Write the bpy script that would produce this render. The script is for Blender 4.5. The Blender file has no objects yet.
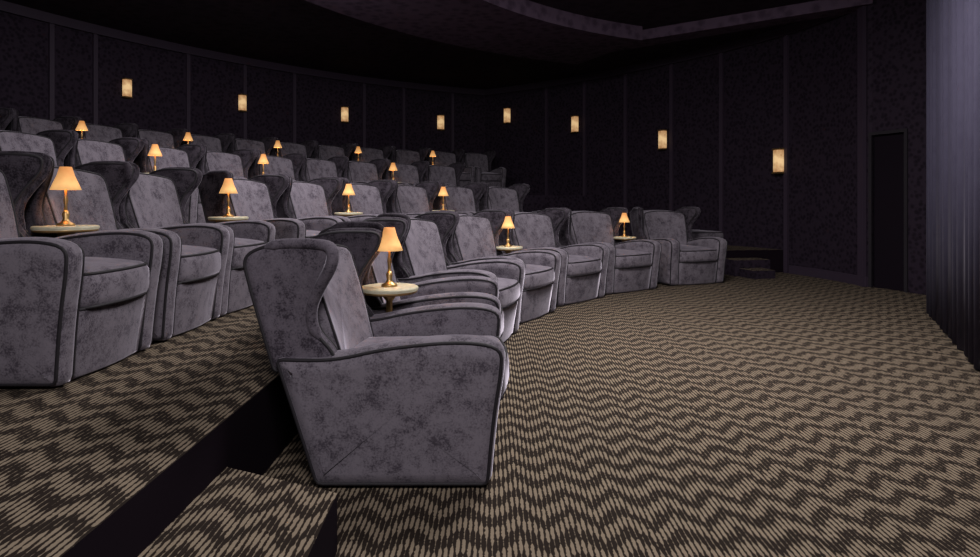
import bpy, math, random
from mathutils import Vector, Matrix
random.seed(4)
COL = bpy.context.scene.collection

# ---------------------------------------------------------------- materials
def new_mat(name):
    m = bpy.data.materials.new(name); m.use_nodes = True
    nt = m.node_tree; b = nt.nodes["Principled BSDF"]
    return m, nt, b
def N(nt, t, **kw):
    n = nt.nodes.new(t)
    for k, v in kw.items(): setattr(n, k, v)
    return n
def math_n(nt, op, a, b=None, clamp=False):
    n = N(nt, "ShaderNodeMath", operation=op); n.use_clamp = clamp
    for i, v in enumerate((a, b)):
        if v is None: continue
        if isinstance(v, (int, float)): n.inputs[i].default_value = v
        else: nt.links.new(v, n.inputs[i])
    return n.outputs[0]
def ramp(nt, fac, stops):
    r = N(nt, "ShaderNodeValToRGB")
    while len(r.color_ramp.elements) < len(stops): r.color_ramp.elements.new(0.5)
    for e, (p, c) in zip(r.color_ramp.elements, stops):
        e.position = p; e.color = (*c, 1)
    nt.links.new(fac, r.inputs[0]); return r.outputs[0]

def velvet(name, dark, light, sheen=0.5, lo=.42, hi=.60, scale=7.5, rough=.78):
    m, nt, b = new_mat(name)
    tc = N(nt, "ShaderNodeTexCoord"); oi = N(nt, "ShaderNodeObjectInfo")
    sc = math_n(nt, "MULTIPLY", oi.outputs["Random"], 37.0)
    va = N(nt, "ShaderNodeVectorMath", operation="ADD")
    nt.links.new(tc.outputs["Object"], va.inputs[0]); nt.links.new(sc, va.inputs[1])
    n1 = N(nt, "ShaderNodeTexNoise"); n1.inputs["Scale"].default_value = scale
    n1.inputs["Detail"].default_value = 11; n1.inputs["Roughness"].default_value = rough
    nt.links.new(va.outputs[0], n1.inputs["Vector"])
    n2 = N(nt, "ShaderNodeTexNoise"); n2.inputs["Scale"].default_value = 130
    n2.inputs["Detail"].default_value = 3
    nt.links.new(va.outputs[0], n2.inputs["Vector"])
    mx = math_n(nt, "ADD", n1.outputs["Fac"], math_n(nt, "MULTIPLY", math_n(nt, "SUBTRACT", n2.outputs["Fac"], .5), .40))
    mid = tuple((a*.35 + c*.65) for a, c in zip(dark, light))
    c = ramp(nt, mx, [(lo, dark), (lo+(hi-lo)*.45, mid), (hi, light)])
    nt.links.new(c, b.inputs["Base Color"])
    b.inputs["Roughness"].default_value = .85
    b.inputs["Sheen Weight"].default_value = sheen
    b.inputs["Sheen Roughness"].default_value = .32
    b.inputs["Sheen Tint"].default_value = (.76, .70, .82, 1)
    b.inputs["Specular IOR Level"].default_value = .12
    bp = N(nt, "ShaderNodeBump"); bp.inputs["Strength"].default_value = .10; bp.inputs["Distance"].default_value = .006
    nt.links.new(n1.outputs["Fac"], bp.inputs["Height"]); nt.links.new(bp.outputs[0], b.inputs["Normal"])
    return m
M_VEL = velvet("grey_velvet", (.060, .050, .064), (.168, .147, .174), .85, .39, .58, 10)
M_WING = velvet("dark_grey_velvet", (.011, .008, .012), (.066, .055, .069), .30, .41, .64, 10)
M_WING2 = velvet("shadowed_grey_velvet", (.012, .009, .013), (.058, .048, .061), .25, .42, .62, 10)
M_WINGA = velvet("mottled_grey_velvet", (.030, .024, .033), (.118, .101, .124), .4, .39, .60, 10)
M_PIPE, _, b = new_mat("dark_piping"); b.inputs["Base Color"].default_value = (.008, .0055, .009, 1); b.inputs["Roughness"].default_value = .7

def carpet_mat():
    m, nt, b = new_mat("chevron_carpet")
    g = N(nt, "ShaderNodeNewGeometry")
    sx = N(nt, "ShaderNodeSeparateXYZ"); nt.links.new(g.outputs["Position"], sx.inputs[0])
    X, Y = sx.outputs[0], sx.outputs[1]
    ns = N(nt, "ShaderNodeTexNoise"); ns.inputs["Scale"].default_value = 12; ns.inputs["Detail"].default_value = 4
    nt.links.new(g.outputs["Position"], ns.inputs["Vector"])
    nf = N(nt, "ShaderNodeTexNoise"); nf.inputs["Scale"].default_value = 60; nf.inputs["Detail"].default_value = 3
    nt.links.new(g.outputs["Position"], nf.inputs["Vector"])
    wn = N(nt, "ShaderNodeTexWhiteNoise"); wn.noise_dimensions = '2D'
    def tri(v): return math_n(nt, "MULTIPLY", math_n(nt, "ABSOLUTE", math_n(nt, "SUBTRACT", math_n(nt, "FRACT", v), .5)), 2.0)
    W = .0190
    stroke = tri(math_n(nt, "ADD", math_n(nt, "DIVIDE", X, W), math_n(nt, "MULTIPLY", nf.outputs["Fac"], .20)))
    col = math_n(nt, "FLOOR", math_n(nt, "DIVIDE", X, W))
    xs = math_n(nt, "MULTIPLY", col, W)
    row = math_n(nt, "FLOOR", math_n(nt, "DIVIDE", Y, .150))
    cv = N(nt, "ShaderNodeCombineXYZ"); nt.links.new(col, cv.inputs[0]); nt.links.new(row, cv.inputs[1])
    nt.links.new(cv.outputs[0], wn.inputs["Vector"])
    jit = math_n(nt, "MULTIPLY", wn.outputs["Value"], .22)
    zig = math_n(nt, "MULTIPLY", tri(math_n(nt, "DIVIDE", xs, .190)), .62)
    ph = math_n(nt, "ADD", math_n(nt, "ADD", math_n(nt, "DIVIDE", Y, .150), zig), math_n(nt, "MULTIPLY", ns.outputs["Fac"], .25))
    band = tri(math_n(nt, "ADD", ph, jit))
    bs = math_n(nt, "ADD", math_n(nt, "MULTIPLY", math_n(nt, "SUBTRACT", band, .5), 3.0), .5, clamp=True)
    th = math_n(nt, "ADD", math_n(nt, "MULTIPLY", bs, .54), .08)
    th = math_n(nt, "ADD", th, math_n(nt, "MULTIPLY", math_n(nt, "SUBTRACT", nf.outputs["Fac"], .5), 1.0))
    d = math_n(nt, "SUBTRACT", th, stroke)
    f = math_n(nt, "ADD", math_n(nt, "MULTIPLY", d, 5.0), .5, clamp=True)
    c = ramp(nt, f, [(0, (.018, .0125, .010)), (1, (.215, .168, .122))])
    nt.links.new(c, b.inputs["Base Color"])
    b.inputs["Roughness"].default_value = .95; b.inputs["Specular IOR Level"].default_value = .1
    return m
M_CARPET = carpet_mat()
M_RISER, _, b = new_mat("dark_riser"); b.inputs["Base Color"].default_value = (.0085, .005, .0085, 1); b.inputs["Roughness"].default_value = .9; b.inputs["Specular IOR Level"].default_value = .05

def wall_mat(name, c1, c2, scale=9):
    m, nt, b = new_mat(name)
    g = N(nt, "ShaderNodeNewGeometry")
    v = N(nt, "ShaderNodeTexVoronoi"); v.inputs["Scale"].default_value = scale; v.feature = 'F1'
    n = N(nt, "ShaderNodeTexNoise"); n.inputs["Scale"].default_value = 24; n.inputs["Detail"].default_value = 4
    nt.links.new(g.outputs["Position"], v.inputs["Vector"]); nt.links.new(g.outputs["Position"], n.inputs["Vector"])
    a = math_n(nt, "ADD", math_n(nt, "MULTIPLY", v.outputs["Distance"], .8), math_n(nt, "MULTIPLY", n.outputs["Fac"], .4))
    nt.links.new(ramp(nt, a, [(.38, c1), (.66, c2)]), b.inputs["Base Color"])
    b.inputs["Roughness"].default_value = .8; b.inputs["Specular IOR Level"].default_value = .15
    return m
M_WALL = wall_mat("damask_wallpaper", (.010, .0062, .012), (.025, .0165, .028), 17)
M_CEIL = wall_mat("dark_ceiling_plaster", (.022, .014, .022), (.036, .024, .036), 6)
M_TRIM, _, b = new_mat("purple_trim"); b.inputs["Base Color"].default_value = (.040, .027, .045, 1); b.inputs["Roughness"].default_value = .5
M_BEAM = wall_mat("textured_purple_soffit", (.055, .036, .058), (.095, .064, .098), 7)
M_DOOR, _, b = new_mat("black_door"); b.inputs["Base Color"].default_value = (.008, .005, .009, 1); b.inputs["Roughness"].default_value = .8; b.inputs["Specular IOR Level"].default_value = .1
M_DTRIM, _, b = new_mat("dark_door_trim"); b.inputs["Base Color"].default_value = (.011, .0075, .0125, 1); b.inputs["Roughness"].default_value = .8
M_CURT = velvet("slate_curtain", (.052, .046, .078), (.070, .064, .102), .10, .3, .7)
M_BRASS, nt, b = new_mat("aged_brass"); b.inputs["Base Color"].default_value = (.50, .32, .13, 1); b.inputs["Metallic"].default_value = .9; b.inputs["Roughness"].default_value = .38
M_TOP, nt, b = new_mat("cream_stone_top")
n = N(nt, "ShaderNodeTexNoise"); n.inputs["Scale"].default_value = 14; n.inputs["Detail"].default_value = 6
nt.links.new(ramp(nt, n.outputs["Fac"], [(.35, (.38, .35, .24)), (.7, (.55, .52, .39))]), b.inputs["Base Color"]); b.inputs["Roughness"].default_value = .5

def glow(name, c1, c2, s, scale, z1, z2, sym=False, na=1.0):
    m, nt, b = new_mat(name)
    tc = N(nt, "ShaderNodeTexCoord"); n = N(nt, "ShaderNodeTexNoise"); n.inputs["Scale"].default_value = scale; n.inputs["Detail"].default_value = 3
    nt.links.new(tc.outputs["Object"], n.inputs["Vector"])
    sp = N(nt, "ShaderNodeSeparateXYZ"); nt.links.new(tc.outputs["Object"], sp.inputs[0])
    z = math_n(nt, "ABSOLUTE", sp.outputs[2]) if sym else sp.outputs[2]
    f = math_n(nt, "DIVIDE", math_n(nt, "SUBTRACT", z, z1), z2-z1)
    f = math_n(nt, "ADD", f, math_n(nt, "MULTIPLY", math_n(nt, "SUBTRACT", n.outputs["Fac"], .5), na))
    c = ramp(nt, f, [(.0, c1), (1, c2)])
    nt.links.new(c, b.inputs["Base Color"]); nt.links.new(c, b.inputs["Emission Color"]); b.inputs["Emission Strength"].default_value = s
    b.inputs["Roughness"].default_value = .8
    return m
M_SHADE = glow("glowing_parchment_shade", (.58, .23, .065), (.98, .54, .20), .62, 14, .33, .20)
M_SCON = glow("glowing_onyx_shade", (.38, .17, .065), (.92, .62, .31), .62, 12, .20, .02, True, 1.8)

# ---------------------------------------------------------------- mesh helpers
class MB:
    def __init__(s): s.v = []; s.f = []; s.m = []; s.flat = set()
    def ring(s, pts):
        i0 = len(s.v); s.v += [tuple(p) for p in pts]; return list(range(i0, i0+len(pts)))
    def bridge(s, a, b, mat=0, closed=True, flat=False):
        n = len(a)
        for i in range(n if closed else n-1):
            j = (i+1) % n
            if flat: s.flat.add(len(s.f))
            s.f.append((a[i], a[j], b[j], b[i])); s.m.append(mat)
    def cap(s, a, p, mat=0, flat=False):
        c = len(s.v); s.v.append(tuple(p))
        for i in range(len(a)):
            if flat: s.flat.add(len(s.f))
            s.f.append((a[i], a[(i+1) % len(a)], c)); s.m.append(mat)
    def mesh(s, name, mats, smooth=True):
        me = bpy.data.meshes.new(name); me.from_pydata(s.v, [], s.f)
        for m in mats: me.materials.append(m)
        for i, (p, mi) in enumerate(zip(me.polygons, s.m)): p.material_index = mi; p.use_smooth = smooth and i not in s.flat
        import bmesh
        bm = bmesh.new(); bm.from_mesh(me)
        bmesh.ops.remove_doubles(bm, verts=bm.verts, dist=.0002)
        bmesh.ops.recalc_face_normals(bm, faces=bm.faces); bm.to_mesh(me); bm.free()
        me.update(); return me

def round_poly(pts, n=56):
    out = []
    k = len(pts)
    for i in range(k):
        p = Vector(pts[i][:2]); r = pts[i][2]
        a = Vector(pts[i-1][:2]); c = Vector(pts[(i+1) % k][:2])
        da = (a-p); dc = (c-p)
        ra = min(r, da.length*.49); rc = min(r, dc.length*.49)
        s = p+da.normalized()*ra; e = p+dc.normalized()*rc
        for t in range(7):
            u = t/6; out.append(s*(1-u)**2+p*2*u*(1-u)+e*u*u)
    L = [0]
    for i in range(len(out)): L.append(L[-1]+(out[(i+1) % len(out)]-out[i]).length)
    res = []; j = 0
    for q in range(n):
        d = L[-1]*q/n
        while L[j+1] < d: j += 1
        seg = L[j+1]-L[j]; u = 0 if seg < 1e-9 else (d-L[j])/seg
        res.append(out[j].lerp(out[(j+1) % len(out)], u))
    A = sum(res[i].x*res[(i+1) % n].y-res[(i+1) % n].x*res[i].y for i in range(n))
    if A < 0: res.reverse()
    return res
def nearest(q, poly):
    best = 1e9; bp = None; qx, qy = q
    n = len(poly)
    for i in range(n):
        ax, ay = poly[i]; bx, by = poly[(i+1) % n]
        dx, dy = bx-ax, by-ay; L = dx*dx+dy*dy
        t = 0 if L < 1e-12 else max(0, min(1, ((qx-ax)*dx+(qy-ay)*dy)/L))
        px, py = ax+dx*t, ay+dy*t
        d = (qx-px)**2+(qy-py)**2
        if d < best: best = d; bp = (px, py)
    return math.sqrt(best), Vector(bp)
def inset(poly, d):
    n = len(poly); r = []
    if d < 1e-5: return list(poly)
    pt = [(p.x, p.y) for p in poly]
    for i in range(n):
        t = (poly[(i+1) % n]-poly[i-1]).normalized(); nr = Vector((-t.y, t.x))
        q = poly[i]+nr*d
        for _ in range(25):
            D, b_ = nearest((q.x, q.y), pt)
            if D >= d*.97: break
            v = q-b_
            step = (d-D)
            if v.length > 1e-6: q = q+v.normalized()*step*.8
            else: q = q+nr*step
        r.append(q)
    return r
def pillow(mb, poly, th, r, fn, puff=0.0, mat=0, pipes=(1, -1), pr=.008, pipe_mat=1, rings=(.97, .8, .55, .3), mat_hi=None, flatcap=False):
    h = th/2; prev = None; segs = 5
    if mat_hi is None: mat_hi = mat
    cache = {}
    def ins(i):
        if i not in cache: cache[i] = inset(poly, r*(1-math.cos(math.pi/2*i/segs)))
        return cache[i]
    innermost = ins(segs)
    c = sum(innermost, Vector((0, 0)))/len(poly)
    def mapring(pl, w): return mb.ring([fn(p.x, p.y, w) for p in pl])
    seq = []
    for s in reversed(rings): seq.append(([c+(p-c)*s for p in innermost], -(h+puff*(1-s*s)), True))
    for i in range(segs, -1, -1): seq.append((ins(i), -(h-r)-r*math.sin(math.pi/2*i/segs), False))
    for i in range(segs+1): seq.append((ins(i), (h-r)+r*math.sin(math.pi/2*i/segs), False))
    for s in rings: seq.append(([c+(p-c)*s for p in innermost], (h+puff*(1-s*s)), True))
    first = None; pc = False
    for pl, w, iscap in seq:
        rg = mapring(pl, w)
        if prev: mb.bridge(prev, rg, mat if w < 0 else mat_hi, flat=flatcap and (iscap or pc))
        else: first = rg
        prev = rg; pc = iscap
    mb.cap(prev, fn(c.x, c.y, h+puff), mat_hi, flatcap); mb.cap(list(reversed(first)), fn(c.x, c.y, -h-puff), mat, flatcap)
    if pipes:
        pl = inset(poly, max(.001, r*.29-.002))
        for sd in pipes:
            w = sd*((h-r)+r*.72)
            tube(mb, [Vector(fn(p.x, p.y, w)) for p in pl], pr, True, pipe_mat)
def tube(mb, path, r, closed, mat, k=6):
    n = len(path); rings = []; last_s = None
    for i in range(n):
        a = path[i-1] if (closed or i > 0) else path[i]
        b = path[(i+1) % n] if (closed or i < n-1) else path[i]
        t = (b-a).normalized(); up = Vector((0, 0, 1)) if abs(t.z) < .9 else Vector((1, 0, 0))
        s = t.cross(up).normalized(); q = s.cross(t)
        if last_s is not None:
            s = (last_s - t*last_s.dot(t)).normalized(); q = s.cross(t)
        last_s = s
        rr = r
        if not closed: rr = r*min(1, .25+min(i, n-1-i)*.25)
        rings.append(mb.ring([path[i]+s*math.cos(2*math.pi*j/k)*rr+q*math.sin(2*math.pi*j/k)*rr for j in range(k)]))
    for i in range(n-1): mb.bridge(rings[i], rings[i+1], mat)
    if closed: mb.bridge(rings[-1], rings[0], mat)
    else:
        mb.cap(rings[-1], path[-1], mat); mb.cap(rings[0], path[0], mat)
def lathe(mb, prof, k=24, mat=0, cx=0, cy=0):
    prev = None
    for r, z in prof:
        rg = mb.ring([(cx+r*math.cos(2*math.pi*j/k), cy+r*math.sin(2*math.pi*j/k), z) for j in range(k)])
        if prev: mb.bridge(prev, rg, mat)
        else: first = rg
        prev = rg
    mb.cap(prev, (cx, cy, prof[-1][1]), mat); mb.cap(list(reversed(first)), (cx, cy, prof[0][1]), mat)
def link(name, data, parent=None, loc=(0, 0, 0), rot=0.0, **props):
    o = bpy.data.objects.new(name, data); COL.objects.link(o)
    o.location = loc; o.rotation_euler = (0, 0, rot)
    if parent: o.parent = parent
    for k, v in props.items(): o[k] = v
    return o

# ---------------------------------------------------------------- chair meshes (x forward, origin floor centre), width .94
arm_prof = round_poly([(-.37, .005, .03), (.335, .005, .03), (.360, .30, .2), (.392, .50, .10), (.392, .610, .10), (.22, .640, .18),
                       (-.08, .610, .25), (-.28, .560, .14), (-.44, .56, .08), (-.535, .565, .05), (-.45, .28, .2)], 96)
def arm_mesh(side):
    mb = MB()
    def fn(u, v, w):
        k = v/.6; lean = .020*(k-1)
        return (u, side*(.388+lean)+w, v)
    pillow(mb, arm_prof, .160, .066, fn, .0, pr=.0076, flatcap=True)
    return mb.mesh("armrest", [M_VEL, M_PIPE])
# wing: S-curved front edge that runs down into the arm, scrolled upper corner
wing_prof = round_poly([(-.535, .48, .03), (-.27, .49, .05), (-.285, .575, .06), (-.365, .66, .12), (-.372, .76, .12), (-.318, .86, .12), (-.262, .945, .05), (-.262, 1.030, .06),
                        (-.38, 1.040, .10), (-.54, 1.035, .10), (-.665, .980, .06), (-.640, .86, .15)], 96)
def wing_mesh(side, mat, nm="wing"):
    mb = MB()
    def yy(u, v):
        k = max(0, (u+.60)/.34); h = min(1, max(0, (v-.60)/.36)); h = h*h*(3-2*h)
        return .392+.095*(k**2.2)*h
    def fn(u, v, w): return (u, side*yy(u, v)+w, v)
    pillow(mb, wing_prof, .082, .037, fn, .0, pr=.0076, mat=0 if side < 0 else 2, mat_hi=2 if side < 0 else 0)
    n = len(wing_prof)
    pl = inset(wing_prof, .012)
    st = next(i for i in range(n) if wing_prof[i].y > .62 and wing_prof[i-1].y <= .62)
    path = []
    for k in range(n):
        i = (st+k) % n
        if wing_prof[i].y <= .62 or (wing_prof[i].x < -.60): break
        path.append(Vector(fn(pl[i].x, pl[i].y, side*.026)))
    if len(path) > 4:
        tube(mb, path, .025, False, 0, 8)
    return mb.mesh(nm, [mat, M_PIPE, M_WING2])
def back_mesh():
    mb = MB()
    prof = round_poly([(-.37, .02, .03), (.37, .02, .03), (.385, .60, .2), (.39, .965, .06), (.15, 1.000, .2), (-.15, 1.000, .2), (-.39, .965, .06), (-.385, .60, .2)], 72)
    pillow(mb, prof, .09, .035, lambda u, v, w: (-.325-.295*v+w+.0, u, v), .0, pipes=(-1,), pr=.0076)
    inner = round_poly([(-.30, .40, .05), (.30, .40, .05), (.345, .70, .2), (.355, .960, .06), (.14, .995, .2), (-.14, .995, .2), (-.355, .960, .06), (-.345, .70, .2)], 72)
    pillow(mb, inner, .12, .045, lambda u, v, w: (-.235-.32*v+w+.09*(u/.36)**2, u, v), .030, pipes=(1,), pr=.006)
    return mb.mesh("backrest", [M_VEL, M_PIPE])
def cushion_mesh():
    mb = MB()
    prof = round_poly([(-.35, -.298, .05), (.385, -.312, .07), (.430, 0, .5), (.385, .312, .07), (-.35, .298, .05)], 72)
    pillow(mb, prof, .18, .060, lambda u, v, w: (u, v, .385+w+.01*(u+.3)), .040, pr=.0076)
    return mb.mesh("seat_cushion", [M_VEL, M_PIPE])
def base_mesh():
    mb = MB()
    prof = round_poly([(-.36, -.32, .02), (.33, -.32, .03), (.365, 0, .5), (.33, .32, .03), (-.36, .32, .02)], 48)
    pillow(mb, prof, .315, .02, lambda u, v, w: (u+.03*max(0, w)/.15-.02*max(0, -w)/.15, v, .1625+w), .0, pipes=(1,), pr=.0065)
    return mb.mesh("seat_base", [M_VEL, M_PIPE])
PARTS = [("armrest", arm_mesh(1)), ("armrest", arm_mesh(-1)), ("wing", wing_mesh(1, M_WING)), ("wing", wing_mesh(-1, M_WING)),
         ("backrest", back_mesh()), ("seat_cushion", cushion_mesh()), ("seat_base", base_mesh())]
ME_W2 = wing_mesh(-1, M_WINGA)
chair0 = None
def chair(x, y, z, rot, sy, label, group, alt=False, sz=1.0):
    global chair0
    if chair0 is None:
        e = link("armchair", None); kids = [link(n, me, e) for n, me in PARTS]; chair0 = (e, kids)
        o = e
        if alt: kids[3].data = ME_W2
    else:
        o = chair0[0].copy(); COL.objects.link(o)
        for i, k in enumerate(chair0[1]):
            c = k.copy(); c.parent = o; COL.objects.link(c)
            c.data = ME_W2 if (alt and i == 3) else PARTS[i][1]
    o.empty_display_size = .2
    o.location = (x, y, z); o.rotation_euler = (0, 0, rot); o.scale = (1, sy, sz)
    o["label"] = label; o["category"] = "armchair"; o["group"] = group
    return o

# table + lamp meshes
mb = MB(); lathe(mb, [(.10, .610), (.146, .613), (.154, .617), (.156, .627)], 32, 1); lathe(mb, [(.156, .627), (.160, .635), (.158, .643), (.152, .647)], 32, 0); ME_TT = mb.mesh("table_top", [M_TOP, M_BRASS])
mb = MB(); lathe(mb, [(.05, 0), (.05, .015), (.03, .035), (.02, .06), (.018, .57), (.05, .610)], 24, 0); ME_TP = mb.mesh("pedestal", [M_BRASS])
mb = MB(); lathe(mb, [(.044, 0), (.044, .011), (.024, .020), (.014, .038), (.019, .065), (.010, .085)], 20); ME_LB = mb.mesh("lamp_base", [M_BRASS])
mb = MB(); lathe(mb, [(.010, .08), (.0075, .11), (.012, .14), (.0065, .17), (.0055, .28)], 14); ME_LS = mb.mesh("stem", [M_BRASS])
mb = MB()
prof = [(.074, .198), (.061, .232), (.043, .275), (.029, .325), (.026, .325), (.040, .275), (.058, .232), (.071, .199)]
prev = None
for r, z in prof:
    rg = mb.ring([(r*math.cos(2*math.pi*j/28), r*math.sin(2*math.pi*j/28), z) for j in range(28)])
    if prev: mb.bridge(prev, rg)
    else: fr = rg
    prev = rg
mb.bridge(prev, fr); ME_SH = mb.mesh("lamp_shade", [M_SHADE])
LT = bpy.data.lights.new("bulb", "POINT"); LT.energy = 1.2; LT.color = (1, .64, .33); LT.shadow_soft_size = .025
t0 = None
def table(x, y, z, group, sz=1.0):
    global t0
    if t0 is None:
        e = link("side_table", None); k = [link("table_top", ME_TT, e), link("pedestal", ME_TP, e)]
        l = link("table_lamp", None); kl = [link("lamp_base", ME_LB, l), link("stem", ME_LS, l), link("lamp_shade", ME_SH, l), link("bulb", LT, l, (0, 0, .235))]
        t0 = (e, k, l, kl); o, l2 = e, l
    else:
        o = t0[0].copy(); COL.objects.link(o)
        for k in t0[1]:
            c = k.copy(); c.parent = o; COL.objects.link(c)
        l2 = t0[2].copy(); COL.objects.link(l2)
        for k in t0[3]:
            c = k.copy(); c.parent = l2; COL.objects.link(c)
    o.location = (x, y, z); l2.location = (x, y, z+.647*sz); o.scale = (1, 1, sz)
    o["label"] = "small round cream-topped side table on a brass pedestal between armchairs"; o["category"] = "side table"; o["group"] = "side tables "+group
    l2["label"] = "small lit brass table lamp with a conical amber shade"; l2["category"] = "table lamp"; l2["group"] = "table lamps "+group

# ---------------------------------------------------------------- layout
CX, CY = 5.0, 3.9
def P(R, th=None, y=None):
    if y is not None: return (CX-R, y, 0.0)
    t = math.radians(th); return (CX-R*math.cos(t), CY+R*math.sin(t), -t)
T2, T3, T4 = .36, .80, 1.25
rows = [
 dict(R=4.95, z=0, sy=1.07, off=.61, chairs=[('y', 2.90), ('y', 3.93), 12.6, 24.9, 38.0, 50.2, 64.4], tabs=[('y', 3.42), 30.2, 55.3], g="in the lowest row"),
 dict(R=6.74, z=T2, sy=.87, off=.60, chairs=[('y', 2.93), ('y', 3.77), 5.0, 14.8, 21.8, 29.4, 36.3, 43.4, 50.3], tabs=[('y', 3.42), 10.6, 25.7, 39.7], g="on the first tier"),
 dict(R=8.75, z=T3, sy=.82, off=.52, chairs=[1.5, 6.3, 11.5, 16.4, 21.7, 26.7, 32.0, 36.9, 41.8, 47.0, 51.9], tabs=[19.2, 29.3, 44.4], g="on the middle tier"),
 dict(R=10.95, z=T4, sy=.81, off=.52, chairs=[13.0, 17.3, 21.4, 25.5, 29.5, 33.6, 37.7, 41.9, 46.0, 50.4, 54.7, 59.1, 63.1], tabs=[23.2, 31.3, 39.6, 48.2, 57.], g="on the top tier"),
]
for ri, r in enumerate(rows):
    for i, c in enumerate(r['chairs']):
        x, y, rot = P(r['R']+.38, y=c[1]) if isinstance(c, tuple) else P(r['R']+.38, th=c)
        lab = "grey-lavender velvet wingback armchair with dark piping " + r['g']
        sy = r['sy']; sz = 1.0
        if ri == 0 and i == 0: lab = "grey-lavender velvet wingback armchair at the row end beside the step"; sy = 1.02; sz = .95
        if ri == 0 and i == 1: sy = .97; sz = .98
        if ri == 0 and i > 1: rot -= math.radians(5)
        if ri == 0 and i == 6: sy = 1.02
        if ri == 1 and i < 3: sy = .84
        chair(x, y, r['z']+.002, rot, sy, lab, "velvet armchairs "+r['g'], alt=(ri == 0 and i == 0), sz=sz)
    for c in r['tabs']:
        off = r['off']
        if isinstance(c, tuple):
            off = .605 if ri == 0 else .60
        x, y, rot = P(r['R']+off, y=c[1]) if isinstance(c, tuple) else P(r['R']+off, th=c)
        table(x, y, r['z']+.001, r['g'], 1.04 if (ri == 0 and isinstance(c, tuple)) else 1.0)

# velvet ottoman on the tier beyond the lowest row
mb = MB(); op = round_poly([(-.38, -.30, .06), (.38, -.30, .06), (.38, .30, .06), (-.38, .30, .06)], 48)
pillow(mb, op, .17, .012, lambda u, v, w: (u, v, .086+w), 0, pipes=()); ME_OB = mb.mesh("ottoman_base", [M_VEL, M_PIPE])
mb = MB(); pillow(mb, op, .12, .045, lambda u, v, w: (u*1.02, v*1.02, .228+w), .02); ME_OC = mb.mesh("seat_cushion", [M_VEL, M_PIPE])
ox, oy, orot = P(6.32, th=74)
o = link("ottoman", None, None, (ox, oy, T2+.002), orot+math.pi/2, label="low grey velvet ottoman with dark piping", category="ottoman")
link("ottoman_base", ME_OB, o); link("seat_cushion", ME_OC, o)

# ---------------------------------------------------------------- shell
ZC = 3.88
RW = 12.6
side = [(-.12, 15.41), (1.3, 14.3), (2.4, 13.2), (3.35, 12.0), (4.1, 10.9), (4.63, 9.9), (4.9, 9.0), (5.0, 8.2)]
back = [(CX-RW, -1.5), (CX-RW, 1.5)] + [(CX-RW*math.cos(math.radians(a)), CY+RW*math.sin(math.radians(a))) for a in range(0, 66, 2)] + [(-.12, 15.41)]
def cr(pts, k=5):
    out = []
    P_ = [Vector(p) for p in pts]
    for i in range(len(P_)-1):
        a = P_[max(0, i-1)]; b = P_[i]; c = P_[i+1]; d = P_[min(len(P_)-1, i+2)]
        for j in range(k):
            t = j/k
            out.append(.5*((2*b)+(c-a)*t+(2*a-5*b+4*c-d)*t*t+(3*b-a-3*c+d)*t**3))
    out.append(P_[-1]); return out
sideS = cr(side)
def wall(name, pts, th, z0, z1, mat, sgn=1, **kw):
    pts = [Vector(p) for p in pts]; mb = MB(); n = len(pts); off = []
    for i in range(n):
        t = (pts[min(n-1, i+1)]-pts[max(0, i-1)]).normalized(); off.append(pts[i]+Vector((-t.y, t.x))*th*sgn)
    A = mb.ring([(p.x, p.y, z0) for p in pts]); B = mb.ring([(p.x, p.y, z1) for p in pts])
    C = mb.ring([(p.x, p.y, z0) for p in off]); D = mb.ring([(p.x, p.y, z1) for p in off])
    mb.bridge(A, B, 0, False); mb.bridge(D, C, 0, False); mb.bridge(B, D, 0, False); mb.bridge(C, A, 0, False)
    mb.f += [(A[0], B[0], D[0], C[0]), (A[-1], C[-1], D[-1], B[-1])]; mb.m += [0, 0]
    return link(name, mb.mesh(name, [mat], False), kind="structure", **kw)
wall("wall_back", back, .12, 0, ZC, M_WALL)
wall("wall_side", sideS, .12, 0, ZC, M_WALL)
wall("baseboard_side", [p for p in sideS if p.y < 9.8], .03, 0.001, .13, M_TRIM, -1)
ew = [Vector((5.0, 8.2)), Vector((5.03, 8.16))]
ew2 = [Vector((5.03, 8.16)), Vector((5.18, 7.74))]
ew3 = [Vector((5.18, 7.74)), Vector((5.45, 7.1)), Vector((5.75, 5.6)), Vector((5.4, 3.0)), Vector((4.2, .5)), Vector((4.0, -1.5))]
wall("wall_entry", ew, .1, 0, ZC, M_WALL)
wall("wall_lintel", ew2, .1, 2.0, ZC, M_WALL)
wall("wall_screen", ew3, .1, 0, ZC, M_WALL)
d = (ew2[1]-ew2[0]).normalized(); nrm = Vector((-d.y, d.x))
wall("door_1", [ew2[0]+nrm*.04, ew2[1]+nrm*.04], .04, 0, 2.0, M_DOOR)
wall("trim_1", [ew2[0]-d*.04, ew2[0]], .02, 0, 2.04, M_DTRIM, -1)
wall("trim_2", [ew2[1], ew2[1]+d*.04], .02, 0, 2.04, M_DTRIM, -1)
wall("trim_3", [ew2[0], ew2[1]], .02, 2.0, 2.04, M_DTRIM, -1)
wall("trim_4", [Vector((4.985, 8.33)), Vector((4.99, 8.22))], .05, 0, ZC, M_TRIM, -1)
ti = 5
def rib(p, t, w=.05):
    global ti
    p = Vector(p); t = Vector(t).normalized()
    wall("trim_%d" % ti, [p-t*w, p+t*w], .035, 0.0, ZC-.14, M_TRIM, -1); ti += 1
for a in [19, 24.5, 27.4, 34.5, 39.5, 44.3, 51.7, 56.2, 62]:
    r_ = math.radians(a); rib((CX-RW*math.cos(r_), CY+RW*math.sin(r_)), (math.sin(r_), math.cos(r_)), .033)
def side_at(px):
    k = (px-490)/620
    for i in range(len(sideS)-1):
        a, b = sideS[i], sideS[i+1]
        fa, fb = a.x-k*a.y, b.x-k*b.y
        if fa <= 0 <= fb:
            u = -fa/(fb-fa); return a.lerp(b, u), (b-a).normalized()
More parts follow.
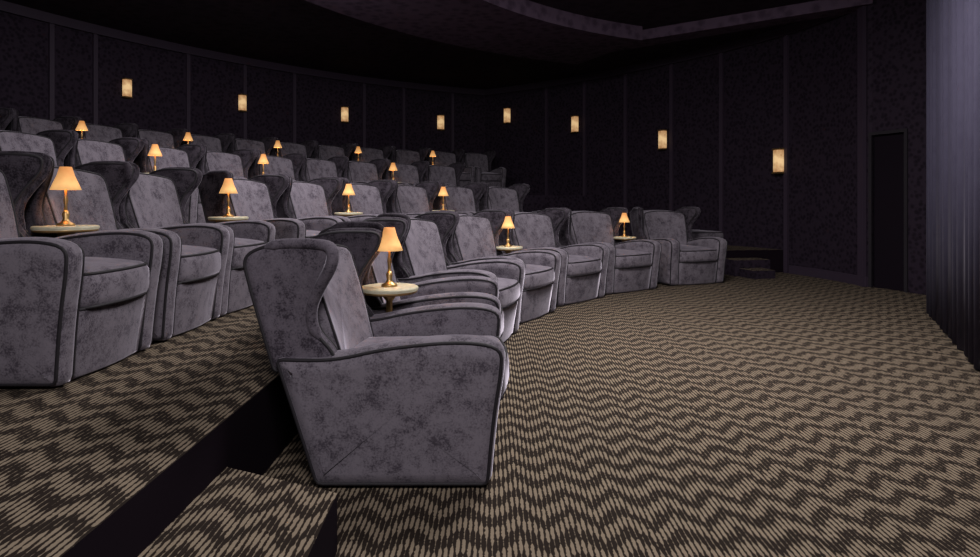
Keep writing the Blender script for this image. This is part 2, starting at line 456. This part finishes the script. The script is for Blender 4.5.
for px in [547, 585, 626, 672, 722, 787]:
    p, t = side_at(px); rib(p, t, .036)
wall("trim_%d" % ti, back, .07, ZC-.14, ZC, M_TRIM, -1); ti += 1
wall("trim_%d" % ti, sideS, .07, ZC-.14, ZC, M_TRIM, -1); ti += 1

def slab(name, poly, z0, z1, mats, **kw):
    mb = MB(); A = mb.ring([(p[0], p[1], z0) for p in poly]); B = mb.ring([(p[0], p[1], z1) for p in poly])
    mb.bridge(A, B, 1 if len(mats) > 1 else 0)
    mb.f += [tuple(reversed(A)), tuple(B)]; mb.m += [1 if len(mats) > 1 else 0, 0]
    if 'kind' not in kw and not name.startswith('stair'): kw['kind'] = "structure"
    return link(name, mb.mesh(name, mats, False), **kw)
slab("floor", [(-8, -1.6), (6.2, -1.6), (6.2, 16), (-8, 16)], -.12, 0, [M_CARPET, M_RISER])
slab("ceiling", [(-8, -1.6), (6.2, -1.6), (6.2, 16), (-8, 16)], ZC, ZC+.12, [M_CEIL])
outer = [Vector(p) for p in back]+sideS[1:]
def tier(Re, z0, z1, side_mat=M_RISER):
    edge = [Vector((CX-Re, -1.45)), Vector((CX-Re, 2.0))]
    hit = None; a = 0
    prev = Vector((CX-Re, CY)); edge.append(prev)
    while a < 130 and hit is None:
        a += 1; r_ = math.radians(a); q = Vector((CX-Re*math.cos(r_), CY+Re*math.sin(r_)))
        for i in range(len(back)-1, len(outer)-1):
            s, e = outer[i], outer[i+1]
            d1 = q-prev; d2 = e-s; den = d1.x*d2.y-d1.y*d2.x
            if abs(den) < 1e-9: continue
            t = ((s.x-prev.x)*d2.y-(s.y-prev.y)*d2.x)/den; u = ((s.x-prev.x)*d1.y-(s.y-prev.y)*d1.x)/den
            if 0 <= t <= 1 and 0 <= u <= 1: hit = (prev+d1*t, i); break
        if hit is None: edge.append(q); prev = q
    edge.append(hit[0])
    poly = edge+list(reversed([Vector(p) for p in outer[:hit[1]+1]]))
    slab("floor", poly, z0, z1, [M_CARPET, side_mat])
tier(5.95, 0.0, T2); tier(7.92, T2, T3, M_WALL); tier(9.92, T3, T4, M_WALL)
SL = dict(label="carpeted low step block with dark sides against the tier", category="step", group="steps up to the tiers")
slab("stair_step", [(-.948, .90), (-.47, .90), (-.50, 2.03), (-.948, 2.23)], 0.001, .19, [M_CARPET, M_RISER], **SL)
def arcstep(R0, R1, a0, a1, h):
    f = lambda R, a: (CX-R*math.cos(math.radians(a)), CY+R*math.sin(math.radians(a)))
    slab("stair_step", [f(R0, a0), f(R0, a1), f(R1, a1), f(R1, a0)], 0.001, h, [M_CARPET, M_WALL], **SL)
arcstep(5.945-.70, 5.945-.36, 77, 81.0, .12)
arcstep(5.945-.35, 5.94, 76.5, 82.5, .24)

# ceiling bulkhead
def ringpoly(R0, R1, a0, a1):
    f = lambda R, a: (CX-R*math.cos(math.radians(a)), CY+R*math.sin(math.radians(a)))
    n = 40
    return [f(R0, a0+(a1-a0)*i/n) for i in range(n+1)]+[f(R1, a1-(a1-a0)*i/n) for i in range(n+1)]
slab("trim_%d" % ti, ringpoly(6.4, 8.3, -12, 66), ZC-.22, ZC, [M_BEAM]); ti += 1
slab("trim_%d" % ti, [(1.75, 10.45), (5.0, 8.1), (5.0, 8.5), (1.95, 10.9)], ZC-.16, ZC, [M_BEAM]); ti += 1

# sconces
def half_shade():
    mb = MB(); k = 14; rings = []
    for z, s in [(-.17, .9), (-.165, 1), (.165, 1), (.17, .9)]:
        rings.append(mb.ring([(.092*s*math.cos(math.pi*j/k), .08*s*math.sin(math.pi*j/k)+.012, z) for j in range(k+1)]))
    for i in range(3): mb.bridge(rings[i], rings[i+1])
    mb.f += [tuple(reversed(rings[0])), tuple(rings[-1])]; mb.m += [0, 0]
    return mb.mesh("lamp_shade", [M_SCON], False)
def brk():
    mb = MB()
    for z0, z1 in ((-.195, -.172), (.172, .195)):
        A = mb.ring([(-.09, 0, z0), (.09, 0, z0), (.075, .085, z0), (-.075, .085, z0)]); B = mb.ring([(-.09, 0, z1), (.09, 0, z1), (.075, .085, z1), (-.075, .085, z1)])
        mb.bridge(A, B); mb.f += [tuple(A), tuple(B)]; mb.m += [0, 0]
    A = mb.ring([(-.06, 0, -.2), (.06, 0, -.2), (.06, .012, -.2), (-.06, .012, -.2)]); B = mb.ring([(-.06, 0, .2), (.06, 0, .2), (.06, .012, .2), (-.06, .012, .2)])
    mb.bridge(A, B); mb.f += [tuple(A), tuple(B)]; mb.m += [0, 0]
    return mb.mesh("bracket", [M_BRASS], False)
ME_S, ME_B = half_shade(), brk()
def sconce(p, inward, z, s=1.0):
    ang = math.atan2(inward.y, inward.x)-math.pi/2
    e = link("wall_sconce", None, None, (p.x+inward.x*.036, p.y+inward.y*.036, z), ang, label="lit amber onyx wall sconce with brass bracket on dark wall", category="wall light", group="wall sconces")
    e.scale = (s, s, s)
    link("lamp_shade", ME_S, e); link("bracket", ME_B, e)
for a, s in [(29.6, .80), (39.2, .84), (49.5, .88), (60.5, .94)]:
    r_ = math.radians(a); sconce(Vector((CX-RW*math.cos(r_), CY+RW*math.sin(r_))), Vector((math.cos(r_), -math.sin(r_))), 3.0 if a > 35 else 2.97, s)
for px, z, s in [(507, 3.18, .97), (575, 2.82, .97), (663, 2.31, .98), (780, 1.77, 1.02)]:
    p, t = side_at(px+1.5); sconce(p, Vector((t.y, -t.x)), z, s)

# curtain
mb = MB(); a = Vector((4.51, 6.36)); b_ = Vector((2.10, 1.95)); L = (b_-a).length; t = (b_-a).normalized(); nn = Vector((-t.y, t.x)); n = 480
lo = []
for i in range(n+1):
    s = L*i/n; w = .028*math.sin(2*math.pi*s/.21+.8*math.sin(s*2.1))+.008*math.sin(2*math.pi*s/.093)
    q = a+t*s+nn*w; lo.append((q.x, q.y, .01))
A = mb.ring(lo); M_ = mb.ring([((p[0]), p[1], 1.9) for p in lo]); B = mb.ring([(p[0], p[1], ZC-.01) for p in lo])
mb.bridge(A, M_, 0, False); mb.bridge(M_, B, 0, False)
cu = link("curtain", mb.mesh("curtain", [M_CURT]), label="full-height slate velvet stage curtain hanging in vertical folds", category="curtain")
sm = cu.modifiers.new("s", "SOLIDIFY"); sm.thickness = .012

# ---------------------------------------------------------------- lights
def area(name, loc, target, size, e, col=(1, 1, 1)):
    l = bpy.data.lights.new(name, "AREA"); l.energy = e; l.size = size; l.color = col
    o = bpy.data.objects.new(name, l); COL.objects.link(o); o.location = loc
    o.rotation_euler = (Vector(target)-Vector(loc)).to_track_quat('-Z', 'Y').to_euler(); return o
area("ceiling_light", (1.2, 4.6, 3.6), (1.2, 5.1, 0), 1.2, 195, (1, .96, .95))
area("ceiling_light", (.4, -.9, 3.4), (-.6, 3.0, .3), 1.3, 135, (1, .97, .98))
area("ceiling_light", (-2.0, 6.4, 3.6), (-3.0, 8.0, 0), 1.4, 125, (1, .96, .98))
w = bpy.data.worlds.new("World"); bpy.context.scene.world = w; w.use_nodes = True
w.node_tree.nodes["Background"].inputs[0].default_value = (.35, .28, .38, 1); w.node_tree.nodes["Background"].inputs[1].default_value = .15

cam = bpy.data.cameras.new("camera"); co = bpy.data.objects.new("camera", cam); COL.objects.link(co)
co.location = (0, 0, 1.15); co.rotation_euler = (math.radians(90), 0, 0)
cam.sensor_width = 36; cam.lens = 620/980*36; cam.shift_y = -(278.5-200)/980; cam.clip_start = .05
bpy.context.scene.camera = co
bpy.context.scene.view_settings.view_transform = 'Standard'
